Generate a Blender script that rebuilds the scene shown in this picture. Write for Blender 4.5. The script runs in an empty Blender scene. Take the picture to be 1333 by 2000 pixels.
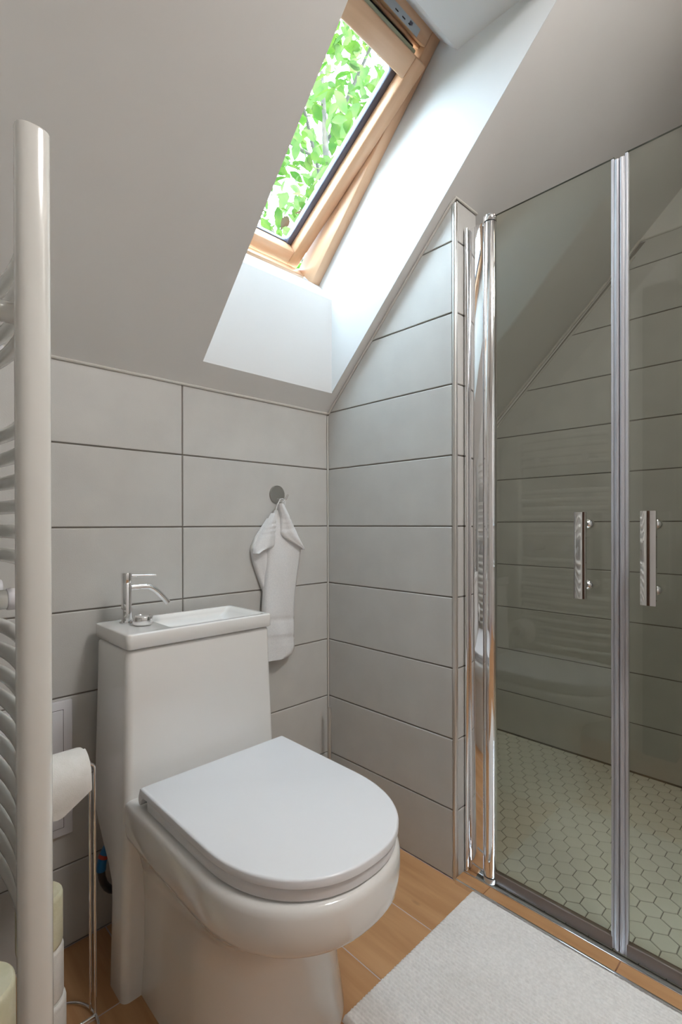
import bpy, bmesh, math, random
from mathutils import Vector, Matrix

# ------------------------------------------------------------------ camera
SC = bpy.context.scene
COL = SC.collection
W_PX, H_PX = 1333, 2000
F_PX = 974.21
YAW, PITCH, ROLL = math.radians(45.693), math.radians(-0.198), math.radians(-0.124)
CAM_LOC = Vector((-1.2030, -1.2991, 1.0012))
fw = Vector((math.cos(YAW)*math.cos(PITCH), math.sin(YAW)*math.cos(PITCH), math.sin(PITCH)))
rt = Vector((math.sin(YAW), -math.cos(YAW), 0))
up = rt.cross(fw)
rt2 = rt*math.cos(ROLL) + up*math.sin(ROLL)
up2 = -rt*math.sin(ROLL) + up*math.cos(ROLL)
cd = bpy.data.cameras.new('camera')
cam = bpy.data.objects.new('camera', cd)
COL.objects.link(cam)
rot = Matrix((rt2, up2, -fw)).transposed()
cam.matrix_world = Matrix.Translation(CAM_LOC) @ rot.to_4x4()
cd.sensor_fit = 'HORIZONTAL'
cd.sensor_width = 36.0
cd.lens = F_PX / W_PX * 36.0
cd.shift_x = 0.0
cd.shift_y = (1026.83 - 1000.0) / W_PX
cd.clip_start = 0.02
cd.clip_end = 200
SC.camera = cam

# ------------------------------------------------------------------ sky, sun, exposure
SC.view_settings.view_transform = 'Standard'
SC.view_settings.look = 'None'
SC.view_settings.gamma = 1.0
SC.view_settings.use_curve_mapping = False
SC.view_settings.exposure = 0.08

wd = bpy.data.worlds.new('sky')
SC.world = wd
wd.use_nodes = True
wn = wd.node_tree
wn.nodes.clear()
bg = wn.nodes.new('ShaderNodeBackground')
bg.inputs['Color'].default_value = (0.66, 0.84, 1.0, 1)
bg.inputs['Strength'].default_value = 20.5
wo = wn.nodes.new('ShaderNodeOutputWorld')
wn.links.new(bg.outputs[0], wo.inputs[0])

sd = bpy.data.lights.new('sun', 'SUN')
sd.energy = 14.0
sd.angle = math.radians(1.0)
sd.color = (1.0, 0.95, 0.86)
sun = bpy.data.objects.new('sun', sd)
COL.objects.link(sun)
to_sun = Vector((-0.30, -0.70, 0.66)).normalized()
sun.rotation_euler = to_sun.to_track_quat('Z', 'Y').to_euler()

# ------------------------------------------------------------------ materials
def new_mat(name):
    m = bpy.data.materials.new(name)
    m.use_nodes = True
    nt = m.node_tree
    return m, nt, nt.nodes['Principled BSDF']

def plain(name, col, rough=0.5, metal=0.0, coat=0.0, spec=0.5, ior=1.5):
    m, nt, b = new_mat(name)
    b.inputs['Base Color'].default_value = (*col, 1)
    b.inputs['Roughness'].default_value = rough
    b.inputs['Metallic'].default_value = metal
    b.inputs['Coat Weight'].default_value = coat
    b.inputs['Coat Roughness'].default_value = 0.03
    b.inputs['Specular IOR Level'].default_value = spec
    b.inputs['IOR'].default_value = ior
    return m

def noisy(name, c1, c2, scale=8, rough=0.5, bump=0.0, bscale=200, detail=6, stretch=(1, 1, 1), coords='Object', **k):
    m, nt, b = new_mat(name)
    tc = nt.nodes.new('ShaderNodeTexCoord')
    mp = nt.nodes.new('ShaderNodeMapping')
    mp.inputs['Scale'].default_value = stretch
    nt.links.new(tc.outputs[coords], mp.inputs[0])
    n = nt.nodes.new('ShaderNodeTexNoise')
    n.inputs['Scale'].default_value = scale
    n.inputs['Detail'].default_value = detail
    nt.links.new(mp.outputs[0], n.inputs['Vector'])
    r = nt.nodes.new('ShaderNodeValToRGB')
    r.color_ramp.elements[0].position = 0.3
    r.color_ramp.elements[1].position = 0.7
    r.color_ramp.elements[0].color = (*c1, 1)
    r.color_ramp.elements[1].color = (*c2, 1)
    nt.links.new(n.outputs['Fac'], r.inputs[0])
    nt.links.new(r.outputs[0], b.inputs['Base Color'])
    b.inputs['Roughness'].default_value = rough
    if bump:
        n2 = nt.nodes.new('ShaderNodeTexNoise')
        n2.inputs['Scale'].default_value = bscale
        n2.inputs['Detail'].default_value = 4
        nt.links.new(mp.outputs[0], n2.inputs['Vector'])
        bp = nt.nodes.new('ShaderNodeBump')
        bp.inputs['Strength'].default_value = bump
        bp.inputs['Distance'].default_value = 0.001
        nt.links.new(n2.outputs['Fac'], bp.inputs['Height'])
        nt.links.new(bp.outputs[0], b.inputs['Normal'])
    return m

def wood_mat(name, light, dark, knot, axis, scale=1.0, rough=0.42, knots=True):
    """grain along one axis of object space"""
    m, nt, b = new_mat(name)
    L = nt.links
    tc = nt.nodes.new('ShaderNodeTexCoord')
    oi = nt.nodes.new('ShaderNodeObjectInfo')
    va = nt.nodes.new('ShaderNodeVectorMath')
    va.operation = 'ADD'
    sc = nt.nodes.new('ShaderNodeVectorMath')
    sc.operation = 'SCALE'
    sc.inputs[0].default_value = (7.3, 3.1, 5.7)
    L.new(oi.outputs['Random'], sc.inputs['Scale'])
    L.new(tc.outputs['Object'], va.inputs[0])
    L.new(sc.outputs[0], va.inputs[1])
    mp = nt.nodes.new('ShaderNodeMapping')
    s = [14*scale]*3
    s[axis] = 1.1*scale
    mp.inputs['Scale'].default_value = s
    L.new(va.outputs[0], mp.inputs[0])
    n = nt.nodes.new('ShaderNodeTexNoise')
    n.inputs['Scale'].default_value = 2.2
    n.inputs['Detail'].default_value = 8
    n.inputs['Distortion'].default_value = 0.6
    L.new(mp.outputs[0], n.inputs['Vector'])
    r = nt.nodes.new('ShaderNodeValToRGB')
    r.color_ramp.elements[0].position = 0.32
    r.color_ramp.elements[1].position = 0.68
    r.color_ramp.elements[0].color = (*dark, 1)
    r.color_ramp.elements[1].color = (*light, 1)
    L.new(n.outputs['Fac'], r.inputs[0])
    out = r.outputs[0]
    if knots:
        mk = nt.nodes.new('ShaderNodeMapping')
        s2 = [11*scale]*3
        s2[axis] = 4.5*scale
        mk.inputs['Scale'].default_value = s2
        L.new(va.outputs[0], mk.inputs[0])
        vo = nt.nodes.new('ShaderNodeTexVoronoi')
        vo.inputs['Scale'].default_value = 1.15
        L.new(mk.outputs[0], vo.inputs['Vector'])
        kr = nt.nodes.new('ShaderNodeValToRGB')
        kr.color_ramp.elements[0].position = 0.02
        kr.color_ramp.elements[1].position = 0.13
        kr.color_ramp.elements[0].color = (1, 1, 1, 1)
        kr.color_ramp.elements[1].color = (0, 0, 0, 1)
        L.new(vo.outputs['Distance'], kr.inputs[0])
        mx = nt.nodes.new('ShaderNodeMixRGB')
        L.new(kr.outputs[0], mx.inputs[0])
        L.new(out, mx.inputs[1])
        mx.inputs[2].default_value = (*knot, 1)
        out = mx.outputs[0]
    L.new(out, b.inputs['Base Color'])
    b.inputs['Roughness'].default_value = rough
    return m

def glass_mat(name, tint, ior=1.5, refl=1.0):
    m = bpy.data.materials.new(name)
    m.use_nodes = True
    nt = m.node_tree
    nt.nodes.clear()
    o = nt.nodes.new('ShaderNodeOutputMaterial')
    mx = nt.nodes.new('ShaderNodeMixShader')
    t = nt.nodes.new('ShaderNodeBsdfTransparent')
    t.inputs[0].default_value = (*tint, 1)
    g = nt.nodes.new('ShaderNodeBsdfGlossy')
    g.inputs['Roughness'].default_value = 0.0
    g.inputs['Color'].default_value = (1, 1, 1, 1)
    f = nt.nodes.new('ShaderNodeFresnel')
    # same Fresnel reflectance where light enters and leaves the thin pane
    ge = nt.nodes.new('ShaderNodeNewGeometry')
    io = nt.nodes.new('ShaderNodeMapRange')
    io.inputs['To Min'].default_value = ior
    io.inputs['To Max'].default_value = 1.0/ior
    nt.links.new(ge.outputs['Backfacing'], io.inputs['Value'])
    nt.links.new(io.outputs['Result'], f.inputs['IOR'])
    mu = nt.nodes.new('ShaderNodeMath')
    mu.operation = 'MULTIPLY'
    mu.inputs[1].default_value = refl
    nt.links.new(f.outputs[0], mu.inputs[0])
    nt.links.new(mu.outputs[0], mx.inputs[0])
    nt.links.new(t.outputs[0], mx.inputs[1])
    nt.links.new(g.outputs[0], mx.inputs[2])
    nt.links.new(mx.outputs[0], o.inputs[0])
    return m

def leaf_mat(name, c1, c2):
    m = bpy.data.materials.new(name)
    m.use_nodes = True
    nt = m.node_tree
    nt.nodes.clear()
    o = nt.nodes.new('ShaderNodeOutputMaterial')
    mx = nt.nodes.new('ShaderNodeMixShader')
    mx.inputs[0].default_value = 0.55
    d = nt.nodes.new('ShaderNodeBsdfDiffuse')
    t = nt.nodes.new('ShaderNodeBsdfTranslucent')
    tc = nt.nodes.new('ShaderNodeTexCoord')
    ge = nt.nodes.new('ShaderNodeNewGeometry')
    n = nt.nodes.new('ShaderNodeTexNoise')
    n.inputs['Scale'].default_value = 14.0
    nt.links.new(ge.outputs['Position'], n.inputs['Vector'])
    r = nt.nodes.new('ShaderNodeValToRGB')
    r.color_ramp.elements[0].position = 0.35
    r.color_ramp.elements[1].position = 0.65
    r.color_ramp.elements[0].color = (*c1, 1)
    r.color_ramp.elements[1].color = (*c2, 1)
    nt.links.new(n.outputs['Fac'], r.inputs[0])
    nt.links.new(r.outputs[0], d.inputs[0])
    nt.links.new(r.outputs[0], t.inputs[0])
    nt.links.new(d.outputs[0], mx.inputs[1])
    nt.links.new(t.outputs[0], mx.inputs[2])
    nt.links.new(mx.outputs[0], o.inputs[0])
    return m

M = {}
M['paint'] = noisy('white_paint', (0.70, 0.69, 0.67), (0.73, 0.72, 0.70), 3, 0.85, 0.06, 300)
M['reveal'] = noisy('reveal_paint', (0.70, 0.70, 0.70), (0.72, 0.72, 0.72), 3, 0.8, 0.04, 300)
M['tile'] = noisy('grey_tile', (0.53, 0.52, 0.50), (0.58, 0.57, 0.545), 9, 0.42, 0.25, 420, 8)
M['grout'] = plain('dark_grout', (0.23, 0.21, 0.185), 0.95)
M['caulk'] = plain('caulk', (0.58, 0.56, 0.52), 0.6)
M['hex'] = noisy('hex_tile', (0.78, 0.78, 0.71), (0.84, 0.84, 0.77), 5, 0.35, 0.1, 500)
M['hexgrout'] = plain('hex_grout', (0.20, 0.19, 0.165), 0.95)
M['ceramic'] = plain('white_ceramic', (0.80, 0.79, 0.77), 0.10, coat=0.5)
M['seat'] = plain('white_seat_plastic', (0.775, 0.785, 0.815), 0.22)
M['enamel'] = plain('white_enamel', (0.74, 0.73, 0.69), 0.16, coat=0.3)
M['plastic'] = plain('white_plastic', (0.72, 0.71, 0.74), 0.35)
M['chrome'] = plain('chrome', (0.86, 0.86, 0.87), 0.05, 1.0)
M['satin'] = noisy('satin_steel', (0.50, 0.49, 0.47), (0.58, 0.57, 0.55), 40, 0.30, metal=1) if False else plain('satin_steel', (0.66, 0.645, 0.62), 0.38, 1.0)
M['hook'] = plain('brushed_steel', (0.42, 0.41, 0.38), 0.35, 1.0)
M['black'] = plain('rubber_and_gap_black', (0.015, 0.015, 0.016), 0.6)
M['glass'] = glass_mat('shower_glass', (0.900, 0.915, 0.872), 1.5)
M['glassedge'] = plain('glass_edge', (0.10, 0.12, 0.10), 0.3)
M['pane'] = glass_mat('window_glass', (0.95, 0.97, 0.96), 1.5, 0.6)
M['seal'] = plain('clear_seal', (0.42, 0.42, 0.45), 0.25, spec=0.6)
M['rail'] = plain('brown_seal', (0.16, 0.13, 0.11), 0.3)
M['oak'] = wood_mat('oak_plank', (0.55, 0.310, 0.150), (0.42, 0.215, 0.092), (0.13, 0.06, 0.025), 1)
M['jgrout'] = plain('plank_grout', (0.50, 0.42, 0.42), 0.9)
M['pine'] = wood_mat('pine_wood', (0.74, 0.48, 0.31), (0.64, 0.385, 0.23), (0.3, 0.15, 0.07), 1, 1.0, 0.35, False)
M['pinex'] = wood_mat('pine_wood_across', (0.74, 0.48, 0.31), (0.64, 0.385, 0.23), (0.3, 0.15, 0.07), 0, 1.0, 0.35, False)
M['gasket'] = plain('grey_gasket', (0.10, 0.105, 0.15), 0.35)
M['flap'] = plain('vent_flap', (0.45, 0.50, 0.36), 0.45)
M['plate'] = plain('grey_plate', (0.42, 0.46, 0.50), 0.35, 0.3)
M['towel'] = noisy('white_terry', (0.76, 0.76, 0.77), (0.84, 0.84, 0.84), 300, 0.95, 0.9, 900)
M['mat'] = noisy('cream_cotton', (0.72, 0.70, 0.68), (0.84, 0.82, 0.80), 160, 0.95, 0.8, 700)
M['paper'] = noisy('tissue', (0.78, 0.76, 0.72), (0.84, 0.82, 0.79), 60, 0.95, 0.4, 500)
M['paperyellow'] = noisy('yellow_tissue', (0.66, 0.64, 0.44), (0.76, 0.73, 0.56), 30, 0.95, 0.8, 160)
M['card'] = plain('cardboard', (0.42, 0.33, 0.24), 0.9)
M['blue'] = plain('blue_plastic', (0.01, 0.14, 0.35), 0.35)
M['red'] = plain('red_plastic', (0.4, 0.05, 0.03), 0.4)
M['dark'] = plain('dark_hose', (0.03, 0.03, 0.035), 0.4)
M['brown'] = wood_mat('dark_door_wood', (0.075, 0.035, 0.018), (0.05, 0.022, 0.011), (0.02, 0.01, 0.01), 2, 1.0, 0.4, False)
M['leaf'] = leaf_mat('leaf', (0.034, 0.092, 0.012), (0.082, 0.130, 0.024))
M['leaf2'] = leaf_mat('leaf_pale', (0.066, 0.125, 0.034), (0.125, 0.170, 0.056))
M['leafred'] = leaf_mat('leaf_reddish', (0.07, 0.035, 0.024), (0.055, 0.045, 0.02))
M['bark'] = noisy('bark', (0.05, 0.04, 0.03), (0.10, 0.085, 0.07), 20, 0.9)
M['lawn'] = noisy('lawn', (0.03, 0.07, 0.015), (0.05, 0.10, 0.02), 3, 0.9)
M['roofout'] = plain('roof_covering', (0.10, 0.07, 0.06), 0.8)

# ------------------------------------------------------------------ helpers
def link(o, parent=None):
    COL.objects.link(o)
    if parent is not None:
        o.parent = parent
    return o

def mesh_ob(name, verts, faces, mat, parent=None, smooth=False, angle=None):
    me = bpy.data.meshes.new(name)
    me.from_pydata([tuple(v) for v in verts], [], faces)
    bm = bmesh.new()
    bm.from_mesh(me)
    bmesh.ops.recalc_face_normals(bm, faces=bm.faces)
    bm.to_mesh(me)
    bm.free()
    if mat is not None:
        me.materials.append(M[mat])
    o = bpy.data.objects.new(name, me)
    link(o, parent)
    if smooth:
        shade(o, angle)
    return o

def shade(o, angle=None):
    me = o.data
    for p in me.polygons:
        p.use_smooth = True
    if angle is not None:
        a = math.radians(angle)
        bm = bmesh.new()
        bm.from_mesh(me)
        for e in bm.edges:
            if len(e.link_faces) == 2 and e.calc_face_angle(0) > a:
                e.smooth = False
        bm.to_mesh(me)
        bm.free()

def bm_ob(name, bm, mat, parent=None, smooth=False, angle=35):
    me = bpy.data.meshes.new(name)
    bmesh.ops.recalc_face_normals(bm, faces=bm.faces)
    bm.to_mesh(me)
    bm.free()
    me.materials.append(M[mat])
    o = bpy.data.objects.new(name, me)
    link(o, parent)
    if smooth:
        shade(o, angle)
    return o

def empty(name, loc=(0, 0, 0)):
    o = bpy.data.objects.new(name, None)
    o.empty_display_size = 0.05
    o.location = loc
    COL.objects.link(o)
    return o

def tag(o, label, cat, group=None):
    o['label'] = label
    o['category'] = cat
    if group:
        o['group'] = group
    return o

def structure(o, label=None):
    o['kind'] = 'structure'
    if label:
        o['label'] = label
    return o

def stuff(o):
    o['kind'] = 'stuff'
    return o

def box_bm(bm, a, b, bev=0.0, seg=2, mtx=None):
    x0, y0, z0 = [min(i, j) for i, j in zip(a, b)]
    x1, y1, z1 = [max(i, j) for i, j in zip(a, b)]
    vs = [bm.verts.new(p) for p in [(x0, y0, z0), (x1, y0, z0), (x1, y1, z0), (x0, y1, z0), (x0, y0, z1), (x1, y0, z1), (x1, y1, z1), (x0, y1, z1)]]
    fs = [bm.faces.new([vs[i] for i in f]) for f in [(0, 3, 2, 1), (4, 5, 6, 7), (0, 1, 5, 4), (1, 2, 6, 5), (2, 3, 7, 6), (3, 0, 4, 7)]]
    if mtx is not None:
        for v in vs:
            v.co = mtx @ v.co
    if bev:
        es = list({e for f in fs for e in f.edges})
        bmesh.ops.bevel(bm, geom=es, offset=bev, segments=seg, affect='EDGES', profile=0.5)

def box(name, a, b, mat, parent=None, bev=0.0, seg=2, mtx=None):
    bm = bmesh.new()
    box_bm(bm, a, b, bev, seg, mtx)
    return bm_ob(name, bm, mat, parent, smooth=bev > 0, angle=50)

def rings_ob(name, rings, mat, parent=None, cap0=True, cap1=True, smooth=True, angle=40):
    n = len(rings[0])
    verts = [p for r in rings for p in r]
    faces = []
    for i in range(len(rings)-1):
        for j in range(n):
            k = (j+1) % n
            faces.append((i*n+j, i*n+k, (i+1)*n+k, (i+1)*n+j))
    if cap0:
        faces.append(tuple(range(n-1, -1, -1)))
    if cap1:
        faces.append(tuple((len(rings)-1)*n+j for j in range(n)))
    return mesh_ob(name, verts, faces, mat, parent, smooth, angle)

def frame_of(d):
    d = Vector(d).normalized()
    a = Vector((0, 0, 1)) if abs(d.z) < 0.9 else Vector((1, 0, 0))
    u = d.cross(a).normalized()
    return u, d.cross(u).normalized()

def tube(name, pts, r, mat, parent=None, n=12, smooth=True, closed=False):
    pts = [Vector(p) for p in pts]
    rad = r if isinstance(r, (list, tuple)) else [r]*len(pts)
    rings = []
    u = None
    N = len(pts)
    for i, p in enumerate(pts):
        if closed:
            d = (pts[(i+1) % N]-pts[i-1]).normalized()
        elif i == 0:
            d = (pts[1]-pts[0]).normalized()
        elif i == N-1:
            d = (pts[-1]-pts[-2]).normalized()
        else:
            d = ((pts[i+1]-p).normalized()+(p-pts[i-1]).normalized()).normalized()
        if u is None:
            u, v = frame_of(d)
        else:
            u = (u-d*u.dot(d)).normalized()
            v = d.cross(u)
        rings.append([p+(u*math.cos(2*math.pi*k/n)+v*math.sin(2*math.pi*k/n))*rad[i] for k in range(n)])
    if closed:
        rings.append(rings[0])
        return rings_ob(name, rings, mat, parent, False, False, smooth, 60)
    return rings_ob(name, rings, mat, parent, True, True, smooth, 60)

def cyl(name, p0, p1, r, mat, parent=None, n=24, bev=0.0):
    p0, p1 = Vector(p0), Vector(p1)
    d = (p1-p0)
    u, v = frame_of(d)
    d.normalize()
    prof = [(0, r)] if not bev else [(0, r-bev), (bev*0.3, r-bev*0.3), (bev, r)]
    L = (p1-p0).length
    prof2 = prof + [(L-a, b) for a, b in reversed(prof)]
    rings = [[p0+d*a+(u*math.cos(2*math.pi*k/n)+v*math.sin(2*math.pi*k/n))*b for k in range(n)] for a, b in prof2]
    return rings_ob(name, rings, mat, parent, True, True, True, 40)

def lathe(name, base, prof, mat, parent=None, n=32, axis=(0, 0, 1), angle=40):
    base = Vector(base)
    d = Vector(axis).normalized()
    u, v = frame_of(d)
    rings = [[base+d*h+(u*math.cos(2*math.pi*k/n)+v*math.sin(2*math.pi*k/n))*max(r, 1e-5) for k in range(n)] for r, h in prof]
    return rings_ob(name, rings, mat, parent, True, True, True, angle)

def rrect(x0, x1, y0, y1, r, z, n=6):
    out = []
    for cx, cy, a0 in ((x1-r, y1-r, 0), (x0+r, y1-r, 90), (x0+r, y0+r, 180), (x1-r, y0+r, 270)):
        for k in range(n+1):
            a = math.radians(a0+90*k/n)
            out.append(Vector((cx+r*math.cos(a), cy+r*math.sin(a), z)))
    return out

def dshape(xc, hw, yb, ys, yf, z, n=40, e=2.25, rb=0.012):
    """D outline: straight back at yb, straight sides to ys, rounded front to yf"""
    out = [Vector((xc+hw-rb, yb, z)), Vector((xc-hw+rb, yb, z)), Vector((xc-hw+rb*0.3, yb-rb*0.3, z)), Vector((xc-hw, yb-rb, z)), Vector((xc-hw, (yb+ys)/2, z))]
    for k in range(n+1):
        t = math.pi*k/n
        c, s = math.cos(t), math.sin(t)
        px = -math.copysign(abs(c)**(2/e), c)*hw
        py = (abs(s)**(2/e))*(ys-yf)
        out.append(Vector((xc+px, ys-py, z)))
    out += [Vector((xc+hw, (yb+ys)/2, z)), Vector((xc+hw, yb-rb, z)), Vector((xc+hw-rb*0.3, yb-rb*0.3, z))]
    return out

# ---- tiles --------------------------------------------------------------
def clip(poly, a, b, c):
    """keep a*x+b*y<=c"""
    out = []
    for i in range(len(poly)):
        p, q = poly[i], poly[(i+1) % len(poly)]
        dp, dq = a*p[0]+b*p[1]-c, a*q[0]+b*q[1]-c
        if dp <= 0:
            out.append(p)
        if dp*dq < 0:
            t = dp/(dp-dq)
            out.append((p[0]+(q[0]-p[0])*t, p[1]+(q[1]-p[1])*t))
    return out

def inset(poly, d):
    area = sum(poly[i][0]*poly[(i+1) % len(poly)][1]-poly[(i+1) % len(poly)][0]*poly[i][1] for i in range(len(poly)))
    if area < 0:
        poly = poly[::-1]
    n = len(poly)
    out = []
    for i in range(n):
        p0, p1, p2 = Vector(poly[i-1]), Vector(poly[i]), Vector(poly[(i+1) % n])
        e1, e2 = (p1-p0).normalized(), (p2-p1).normalized()
        n1, n2 = Vector((-e1.y, e1.x)), Vector((-e2.y, e2.x))
        k = 1+n1.dot(n2)
        out.append(tuple(p1+(n1+n2)*(d/max(k, 0.3))))
    return out, poly

TILE_CACHE = {}
def tile(name, poly, plane, mat, parent, cham=0.0016, thick=0.007, jitter=0.0003):
    """poly: 2D list (a,b); plane: origin, A axis, B axis, N normal (towards the room)"""
    if len(poly) < 3:
        return None
    a0, b0 = min(p[0] for p in poly), min(p[1] for p in poly)
    if max(p[0] for p in poly)-a0 < 0.006 or max(p[1] for p in poly)-b0 < 0.006:
        return None
    O, A, B, N = plane
    key = (mat, tuple(A), tuple(B), tuple((round(p[0]-a0, 4), round(p[1]-b0, 4)) for p in poly))
    if key not in TILE_CACHE:
        loc = [(p[0]-a0, p[1]-b0) for p in poly]
        inn, out = inset(loc, cham)
        n = len(out)
        A_, B_, N_ = Vector(A), Vector(B), Vector(N)
        vs = [A_*p[0]+B_*p[1]-N_*thick for p in out]+[A_*p[0]+B_*p[1]-N_*cham*0.8 for p in out]+[A_*p[0]+B_*p[1] for p in inn]
        fs = []
        for r in range(2):
            for j in range(n):
                k = (j+1) % n
                fs.append((r*n+j, r*n+k, (r+1)*n+k, (r+1)*n+j))
        fs.append(tuple(2*n+j for j in range(n)))
        me = bpy.data.meshes.new(name)
        me.from_pydata([tuple(v) for v in vs], [], fs)
        bm = bmesh.new()
        bm.from_mesh(me)
        bmesh.ops.recalc_face_normals(bm, faces=bm.faces)
        # make sure the front faces the room
        bm.faces.ensure_lookup_table()
        if bm.faces[-1].normal.dot(N_) < 0:
            bmesh.ops.reverse_faces(bm, faces=bm.faces)
        bm.to_mesh(me)
        bm.free()
        me.materials.append(M[mat])
        TILE_CACHE[key] = me
    o = bpy.data.objects.new(name, TILE_CACHE[key])
    o.location = Vector(O)+Vector(A)*a0+Vector(B)*b0+Vector(N)*random.uniform(-jitter, jitter)
    link(o, parent)
    return o

random.seed(11)
T = 0.2
Z1 = 0.194
G = 0.0038
SLOPE_C = 1.394

def rows(zoff=0.0, top=2.6):
    r = [(0.0, Z1+zoff)]
    z = Z1+zoff
    while z < top:
        r.append((z, z+T))
        z += T
    return r

def tile_wall(parent, plane, cols, clipper, zoff=0.0, top=2.6, z0=0.002):
    for (za, zb) in rows(zoff, top):
        for (ca, cb) in cols:
            p = [(ca+G/2, max(za+G/2, z0)), (cb-G/2, max(za+G/2, z0)), (cb-G/2, zb-G/2), (ca+G/2, zb-G/2)]
            p = clipper(p)
            tile('tile', p, plane, 'tile', parent)

# ------------------------------------------------------------------ structure
XF = 1.004       # far shower wall
YR = -0.5254     # return edge of the partition wall
PT = 0.112       # partition thickness
Y_END = -2.7
X_END = -2.3
Z_FLAT = 2.46
Y_FLAT = SLOPE_C-Z_FLAT

def wall_mesh(name, polys, label):
    """polys: list of (list of 3D front points, extrusion vector) joined into one wall body"""
    bm = bmesh.new()
    for pts, ext in polys:
        a = [bm.verts.new(p) for p in pts]
        b = [bm.verts.new(Vector(p)+Vector(ext)) for p in pts]
        n = len(pts)
        bm.faces.new(a)
        bm.faces.new(b[::-1])
        for i in range(n):
            bm.faces.new((a[i], b[i], b[(i+1) % n], a[(i+1) % n]))
    return bm

GR = 0.0035      # grout recess below the tile face
# back wall (behind the toilet, and the back of the shower)
o = bm_ob('wall_back', wall_mesh('w', [([(X_END, GR, -0.1), (XF+0.1, GR, -0.1), (XF+0.1, GR, SLOPE_C+0.004), (X_END, GR, SLOPE_C+0.004)], (0, 0.16, 0))], ''), 'grout')
wall_back = structure(o, 'grey tiled knee wall behind the toilet')
pl_back = ((0, 0, 0), (1, 0, 0), (0, 0, 1), (0, -1, 0))
tile_wall(wall_back, pl_back, [(-0.55, -0.002), (-1.15, -0.55)], lambda p: clip(p, 0, 1, SLOPE_C-0.006), top=1.39)
tile_wall(wall_back, pl_back, [(PT+0.004, 0.40), (0.40, XF-0.002)], lambda p: clip(p, 0, 1, SLOPE_C-0.006), top=1.39)

# right partition wall beside the toilet, up to the sloping ceiling
poly = [(GR, 0.01, -0.1), (GR, 0.01, SLOPE_C-0.01), (GR, YR+GR, SLOPE_C-YR-GR), (GR, YR+GR, -0.1)]
o = bm_ob('wall_right', wall_mesh('w', [(poly, (PT-2*GR, 0, 0))], ''), 'grout')
wall_right = structure(o, 'tiled partition wall between toilet and shower')
pl_right = ((0, 0, 0), (0, -1, 0), (0, 0, 1), (-1, 0, 0))          # a = -y
tile_wall(wall_right, pl_right, [(0.002, -YR-0.009)], lambda p: clip(p, -0.7071, 0.7071, 0.7071*(SLOPE_C-0.013)), top=1.95)
pl_ret = ((0, YR, 0), (1, 0, 0), (0, 0, 1), (0, -1, 0))
tile_wall(wall_right, pl_ret, [(0.009, PT)], lambda p: clip(p, 0, 1, SLOPE_C-YR-0.012), top=1.95)
pl_in = ((PT, 0, 0), (0, -1, 0), (0, 0, 1), (1, 0, 0))
tile_wall(wall_right, pl_in, [(0.004, -YR-0.002)], lambda p: clip(p, -0.7071, 0.7071, 0.7071*(SLOPE_C-0.013)), top=1.95)

# second half of the partition, right of the shower opening (outside the frame)
YR2 = -1.36
o = box('wall_front_right', (GR, YR2, -0.1), (PT-GR, Y_END, Z_FLAT+0.05), 'paint')
structure(o, 'white painted partition wall right of the shower doors')

# far shower wall
o = bm_ob('wall_shower', wall_mesh('w', [([(XF+GR, 0.05, -0.1), (XF+GR, 0.05, SLOPE_C-0.05), (XF+GR, Y_FLAT, Z_FLAT+0.03), (XF+GR, -1.75, Z_FLAT+0.03), (XF+GR, -1.75, -0.1)], (0.12, 0, 0))], ''), 'paint')
wall_shower = structure(o, 'tiled far wall inside the shower with painted top')
gb = mesh_ob('grout_bed', [(XF+0.0033, 0.0, 0), (XF+0.0033, 0.0, SLOPE_C-0.03), (XF+0.0033, -0.72, 2.10), (XF+0.0033, -1.70, 2.10), (XF+0.0033, -1.70, 0)], [(0, 1, 2, 3, 4)], 'grout', wall_shower)
def shower_clip(p):
    p = clip(p, -0.7071, 0.7071, 0.7071*(SLOPE_C-0.034))
    return clip(p, 0, 1, 2.103)
pl_far = ((XF, 0, 0), (0, -1, 0), (0, 0, 1), (-1, 0, 0))
tile_wall(wall_shower, pl_far, [(0.002, 0.05), (0.05, 0.655), (0.655, 1.255), (1.255, 1.70)], shower_clip, 0.0143, 2.15, 0.018)
# shower end wall, outside the frame
o = box('wall_shower_end', (PT-GR, -1.70, -0.1), (XF+0.1, -1.80, Z_FLAT+0.05), 'tile')
structure(o, 'grey tiled end wall of the shower')

# pier on the left carrying the towel radiator, then the rest of the room behind the camera
XL = -1.15
o = box('wall_left', (XL, 0.03, -0.1), (XL-0.12, -0.76, SLOPE_C+0.80), 'paint')
wall_left = structure(o, 'white wall pier that carries the towel radiator')
o = box('wall_far_left', (X_END, 0.1, -0.1), (X_END-0.1, Y_END-0.1, Z_FLAT+0.05), 'paint')
structure(o, 'white wall at the far left of the room')
o = box('wall_front', (X_END-0.1, Y_END, -0.1), (PT, Y_END-0.1, Z_FLAT+0.05), 'paint')
structure(o, 'white wall behind the viewpoint')
o = box('trim_1', (XL+0.018, -0.665, 0.0), (XL-0.14, -0.79, 2.02), 'brown', bev=0.004)
structure(o, 'dark wooden door jamb at the end of the wall pier')

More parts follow.
